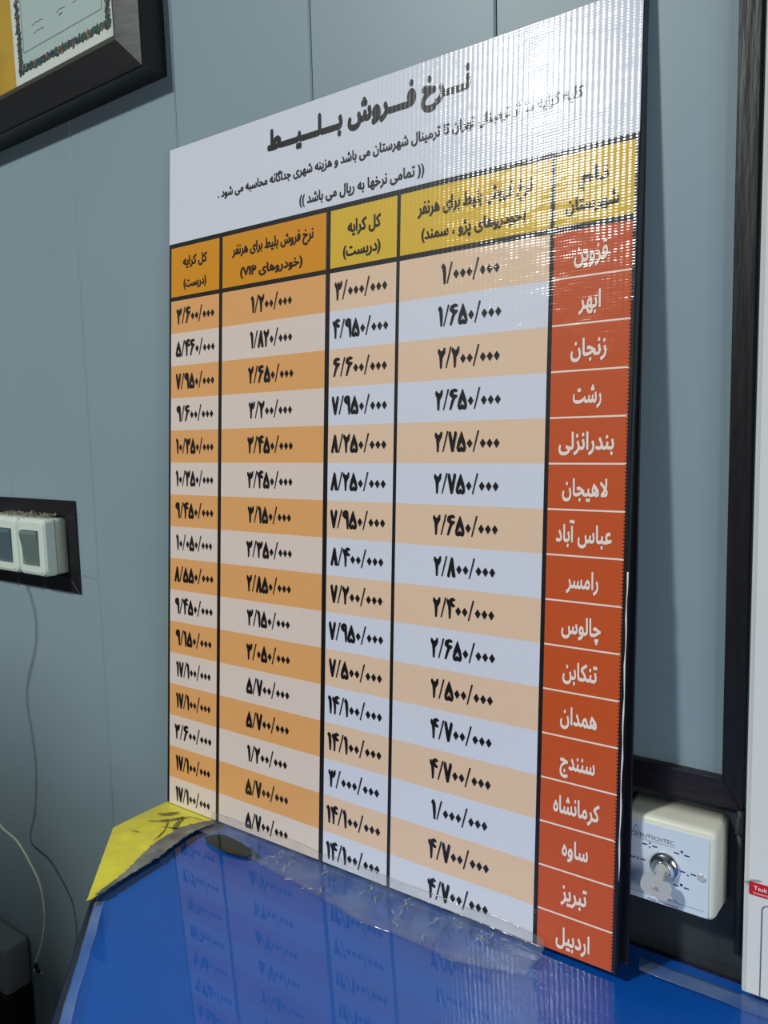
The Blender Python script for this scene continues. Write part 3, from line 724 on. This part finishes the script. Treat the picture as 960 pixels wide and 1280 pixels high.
def make_switch(x1, rock, label):
    """surface wall switch: base, bezel, tilted rocker; x1 = its right side"""
    wd, hz0, hz1 = 0.0885, 0.3165, 0.4235
    t = empty('light_switch', (x1-wd, WY-0.003, hz0)); tag(t, label, 'switch', 'wall switches in the black surround')
    def T(o): o.location = Vector((-(x1-wd), -(WY-0.003), -hz0))*U; return o
    def shell(nm, prof, m):
        bm = bmesh.new(); R = [[bm.verts.new((x, y, z)) for x, z in rrect(x1-wd+i, x1-i, hz0+i, hz1-i, r)] for y, i, r in prof]
        for a, b in zip(R, R[1:]):
            for i in range(len(a)): bm.faces.new((a[i], a[(i+1) % len(a)], b[(i+1) % len(a)], b[i]))
        bmesh.ops.recalc_face_normals(bm, faces=bm.faces[:])
        return bm, R
    bm, R = shell('switch_base', ((WY-0.003, 0.0015, 0.006), (0.064, 0.0012, 0.006), (0.0632, 0.0030, 0.006)), M_switchbase)
    bm.faces.new(R[-1]); bm.faces.new(R[0][::-1]); bmesh.ops.recalc_face_normals(bm, faces=bm.faces[:]); T(link('switch_base', bm, M_switchbase, t, True))
    # bezel with a window
    bm = bmesh.new()
    prof = ((0.0618, 0.0025, 0.008), (0.0612, 0.0, 0.008), (0.044, 0.0004, 0.010), (0.0395, 0.0030, 0.009), (0.0380, 0.0075, 0.007))
    R = [[bm.verts.new((x, y, z)) for x, z in rrect(x1-wd+i, x1-i, hz0+i, hz1-i, r)] for y, i, r in prof]
    wx0, wx1, wz0, wz1 = x1-wd+0.0145, x1-0.0165, hz0+0.0185, hz1-0.0215
    R.append([bm.verts.new((x, 0.0380, z)) for x, z in rrect(wx0, wx1, wz0, wz1, 0.0012)])
    R.append([bm.verts.new((x, 0.0520, z)) for x, z in rrect(wx0, wx1, wz0, wz1, 0.0012)])
    for a, b in zip(R, R[1:]):
        for i in range(len(a)): bm.faces.new((a[i], a[(i+1) % len(a)], b[(i+1) % len(a)], b[i]))
    bm.faces.new(R[-1]); bmesh.ops.recalc_face_normals(bm, faces=bm.faces[:])
    bz = T(link('switch_bezel', bm, M_switch, t, False))
    # rocker pressed in at the bottom, standing out at the top
    bm = bmesh.new(); e = 0.0012
    prof = [(wz0+e, 0.0420), (wz1-e-0.006, 0.0325), (wz1-e, 0.0345), (wz1-e, 0.0515), (wz0+e, 0.0515)]
    a = [bm.verts.new((wx0+e, y, z)) for z, y in prof]; b = [bm.verts.new((wx1-e, y, z)) for z, y in prof]
    bm.faces.new(a[::-1]); bm.faces.new(b)
    for i in range(5): bm.faces.new((a[i], a[(i+1) % 5], b[(i+1) % 5], b[i]))
    bmesh.ops.recalc_face_normals(bm, faces=bm.faces[:]); T(link('rocker', bm, rock, t, bevel=0.0006))
    bm = bmesh.new(); lathe_y(bm, x1-0.011, hz0+0.009, [(0.0018, 0.0384), (0.0016, 0.0374), (0.0004, 0.0374)], 12); T(link('bezel_screw', bm, M_steel, t))
SX = -0.3605
make_switch(SX, M_rocker, 'wall switch nearest the surround edge, grey-green rocker, right end of the row')
make_switch(SX-0.0915, M_rocker2, 'wall switch second from the right end of the row, with a darker slate rocker')
make_switch(SX-0.183, M_rocker2, 'wall switch farthest left in the row, cut by the photo edge')
# lint on top of the switches
random.seed(3); bm = bmesh.new()
for i in range(170):
    x = random.uniform(-0.54, -0.368); y = random.uniform(0.050, 0.082); z = 0.4245+random.uniform(0, 0.004)
    a = random.uniform(0, 6.28); l = random.uniform(0.004, 0.014); bnd = random.uniform(-0.005, 0.005)
    P = [Vector((x+math.cos(a)*l*t+bnd*math.sin(3*t), y+math.sin(a)*l*t*0.5, z+random.uniform(0, 0.0045)*math.sin(math.pi*t))) for t in (0, .33, .66, 1)]
    tube(bm, P, random.uniform(0.0003, 0.0008), 4)
o = link('dust_lint', bm, M_lint, None); o['kind'] = 'stuff'; tag(o, 'matted grey dust and lint lying on top of the wall switches', 'dust')

# ------------------------------------------------------------------ framed certificate (upper left)
tilt = math.radians(0.9)
fc = empty('framed_certificate', (-0.0195, 0.0, 1.1138), (0, -tilt, 0)); tag(fc, 'certificate in a broad black frame hanging on the panelled wall, upper left', 'picture frame')
FWd, FH, fw = 0.88, 0.62, 0.0515
def rail(pts_o, m_):
    """mitred rail: outer edge stands 0.034 off the wall, face falls gently to the inner lip"""
    (ax, az), (bx, bz), (cx_, cz), (dx, dz) = pts_o     # outer a,b ; inner c (near b), d (near a)
    bm = bmesh.new()
    yb, yo, yi = WY-0.0005, 0.0440, 0.0360
    mid = lambda o_, i_, t: (o_[0]+(i_[0]-o_[0])*t, o_[1]+(i_[1]-o_[1])*t)
    prof = [(0.0, yb), (0.0, yo+0.002), (0.03, yo), (0.94, yi), (1.0, yi+0.002), (1.0, yb)]
    A = [bm.verts.new((mid((ax, az), (dx, dz), t)[0], y, mid((ax, az), (dx, dz), t)[1])) for t, y in prof]
    B = [bm.verts.new((mid((bx, bz), (cx_, cz), t)[0], y, mid((bx, bz), (cx_, cz), t)[1])) for t, y in prof]
    n = len(prof)
    for i in range(n): bm.faces.new((A[i], A[(i+1) % n], B[(i+1) % n], B[i]))
    bm.faces.new(A[::-1]); bm.faces.new(B); bmesh.ops.recalc_face_normals(bm, faces=bm.faces[:])
    return link('frame_rail', bm, m_, fc)
o_ = [(-FWd, 0), (0, 0), (0, FH), (-FWd, FH)]; i_ = [(-FWd+fw, fw), (-fw, fw), (-fw, FH-fw), (-FWd+fw, FH-fw)]
for k in range(4): rail((o_[k], o_[(k+1) % 4], i_[(k+1) % 4], i_[k]), M_framef)
for k in range(4):     # inner lip
    a, b = i_[k], i_[(k+1) % 4]; s_ = 0.009
    ins = lambda p: (p[0]+(s_ if p[0] < -FWd/2 else -s_), p[1]+(s_ if p[1] < FH/2 else -s_))
    bm = bmesh.new(); prism(bm, [a, b, ins(b), ins(a)], 0.0420, 0.0700, 'y'); link('frame_lip', bm, M_lip, fc, bevel=0.0008)
yi = 0.0700
boxo('mat_board', (-FWd+fw+0.002, -fw-0.002, yi+0.0006, WY-0.004, fw+0.002, FH-fw-0.002), M_gold, fc)
cxl = -0.376
boxo('certificate_sheet', (cxl, -fw-0.012, yi-0.0006, yi+0.0004, fw+0.012, FH-fw-0.05), M_paper, fc)
fx0, fx1, fz0, fz1 = -0.3510, -0.1125, 0.1085, FH-fw-0.08
boxo('certificate_field', (fx0, fx1, yi-0.0010, yi-0.0006, fz0, fz1), M_paperg, fc)
bm = bmesh.new()
lx0, lx1, lz0, lz1 = fx0+0.006, fx1-0.008, fz0+0.020, fz1-0.020
for a, b in (((lx0, lz0), (lx1, lz0)), ((lx1, lz0), (lx1, lz1)), ((lx1, lz1), (lx0, lz1)), ((lx0, lz1), (lx0, lz0))):
    bm.faces.new([bm.verts.new((x, yi-0.0013, z)) for x, z in bar(a, b, 0.0012, 0.0012)])
bmesh.ops.recalc_face_normals(bm, faces=bm.faces[:]); link('rule_line', bm, M_inkgrey, fc)
random.seed(12)
bm = bmesh.new()
def leaf(cx_, cz, a, l, w_, mi, y):
    d = Vector((math.cos(a), math.sin(a))); n = Vector((-d.y, d.x))
    P = [Vector((cx_, cz))+d*l*t+n*w_*s for t, s in ((-.5, 0), (-.2, -.5), (.1, -.45), (.5, 0), (.1, .45), (-.2, .5))]
    f = bm.faces.new([bm.verts.new((p.x, y, p.y)) for p in P]); f.material_index = mi
per = []
def walk(a, b, nrm, lo=0.001, hi=0.0125):
    n = int(math.dist(a, b)/0.0008)
    for i in range(n):
        t = i/n; q = 0.55+0.45*math.sin(i*0.33)*math.sin(i*0.11+1)
        d = lo+random.random()*(hi-lo)*(0.6+0.4*q)
        seg = math.sin(i*0.13+a[0]*9)
        mi = random.choices((0, 1, 2), (7, 3, 0.4) if seg > -0.75 else (3, 3, 4))[0]
        leaf(a[0]+(b[0]-a[0])*t+nrm[0]*d, a[1]+(b[1]-a[1])*t+nrm[1]*d, random.uniform(0, 6.28), random.uniform(0.006, 0.012), random.uniform(0.003, 0.0055), mi, yi-0.0012-0.0000007*i)
walk((fx0-0.012, fz0), (fx1+0.012, fz0), (0, -1)); walk((fx0, fz0-0.012), (fx0, fz1+0.012), (-1, 0)); walk((fx1, fz0-0.012), (fx1, fz1+0.012), (1, 0), 0.001, 0.011); walk((fx0-0.012, fz1), (fx1+0.012, fz1), (0, 1))
bmesh.ops.recalc_face_normals(bm, faces=bm.faces[:])
link('printed_garland', bm, [M_leafg, M_leafn, M_leafb], fc)['kind'] = 'stuff'
bm = bmesh.new()       # signatures and small lines of writing (illegible in the photograph)
def scrib(x, z, w_, n=9, h=0.004):
    pts = [(x+w_*i/n, z+random.uniform(-h/2, h/2)) for i in range(n+1)]
    for a, b in zip(pts, pts[1:]): bm.faces.new([bm.verts.new((u_, yi-0.0012, v_)) for u_, v_ in bar(a, b, 0.0013, 0.0013)])
bx = lx0
for x, z, w_ in ((0.030, 0.037, 0.034), (0.032, 0.023, 0.034), (0.104, 0.035, 0.024), (0.110, 0.028, 0.010), (0.150, 0.035, 0.030), (0.010, 0.112, 0.02), (0.155, 0.110, 0.03), (0.070, 0.115, 0.03)):
    scrib(bx+x, lz0+z, w_)
bmesh.ops.recalc_face_normals(bm, faces=bm.faces[:]); link('certificate_writing', bm, M_inkgrey, fc)['kind'] = 'stuff'

# ------------------------------------------------------------------ hanging cable, lower left
path = [(-0.96, 0.084, 2.94), (-0.96, 0.080, 1.6), (-0.94, 0.03, 1.05), (-0.80, -0.02, 0.70), (-0.60, -0.022, 0.46), (-0.5213, -0.02, 0.3522), (-0.5119, -0.015, 0.2624), (-0.5599, -0.012, 0.1474), (-0.5502, -0.005, 0.0521), (-0.545, 0.008, -0.0325), (-0.560, 0.022, -0.135), (-0.583, 0.03, -0.2132), (-0.5168, 0.03, -0.2339), (-0.4692, 0.03, -0.2712), (-0.4445, 0.03, -0.2998), (-0.4353, 0.03, -0.3383), (-0.4378, 0.03, -0.381), (-0.4551, 0.03, -0.4298), (-0.4816, 0.03, -0.4796)]
cb = empty('hanging_cable', path[-1]); tag(cb, 'thin white cable hanging free in front of the wall, lower left', 'cable')
inv = Vector(path[-1])
bm = bmesh.new(); tube(bm, [p-inv for p in spline(path, 8)], 0.0023, 8); link('cable_sheath', bm, M_cable, cb, True)
bm = bmesh.new(); tube(bm, [(0, 0, 0), (-0.001, 0, -0.006), (0.004, 0, -0.015), (0.012, 0, -0.019)], [0.0030, 0.0040, 0.0040, 0.0030], 8); link('cable_plug', bm, M_blackp, cb, True)
bm = bmesh.new(); tube(bm, [(0.010, 0, -0.0185), (0.016, 0, -0.018), (0.021, 0, -0.012)], [0.0026, 0.0026, 0.0012], 8); tube(bm, [(-0.002, -0.003, -0.0135), (0.001, -0.004, -0.016)], [0.0024, 0.0024], 8); link('plug_tip', bm, M_chrome, cb, True)

# wall stains and scratches
bm = bmesh.new()
for x, z, l in ((-0.322, 0.316, 0.012), (-0.312, 0.3135, 0.03), (-0.326, 0.43, 0.008)):
    bm.faces.new([bm.verts.new((a, WY-0.0002, b)) for a, b in bar((x, z), (x+l, z-0.002), 0.0014 if l < 0.02 else 0.0006, 0.0006)])
bmesh.ops.recalc_face_normals(bm, faces=bm.faces[:]); link('wall_mark', bm, M_joint, wall)

# ------------------------------------------------------------------ grey/black housing cut by the lower left corner
gh = empty('wall_housing', (-0.610, WY, -0.86)); tag(gh, 'grey topped black housing on the wall at the lower left corner', 'device')
bm = bmesh.new(); box(bm, -0.30, 0, -0.060, -0.0005, 0.245, 0.355); link('housing_cover', bm, M_grey, gh, True, bevel=0.010)
bm = bmesh.new(); box(bm, -0.297, -0.001, -0.058, -0.0005, 0.0, 0.243); link('housing_body', bm, M_blackp, gh, bevel=0.004)

# ------------------------------------------------------------------ added cupboard out of frame, placed to shade the lower left wall
fcab = empty('added_cupboard', (-1.95, -2.2, ZF)); tag(fcab, 'added tall grey two door cupboard out of view, shading the lower left of the wall', 'cupboard')
boxo('added_cupboard_body', (0, 1.29, 0, 0.40, 0, 2.80), M_cabb, fcab, bevel=0.006)
for k in range(2):
    d = boxo('added_cupboard_door', (0.01+0.637*k, 0.643+0.637*k, 0.40, 0.412, 0.03, 2.77), M_cabb, fcab, bevel=0.004)
    boxo('handle', (0.58+0.09*k, 0.60+0.09*k, 0.412, 0.43, 1.2, 1.4), M_chrome, d, bevel=0.002)
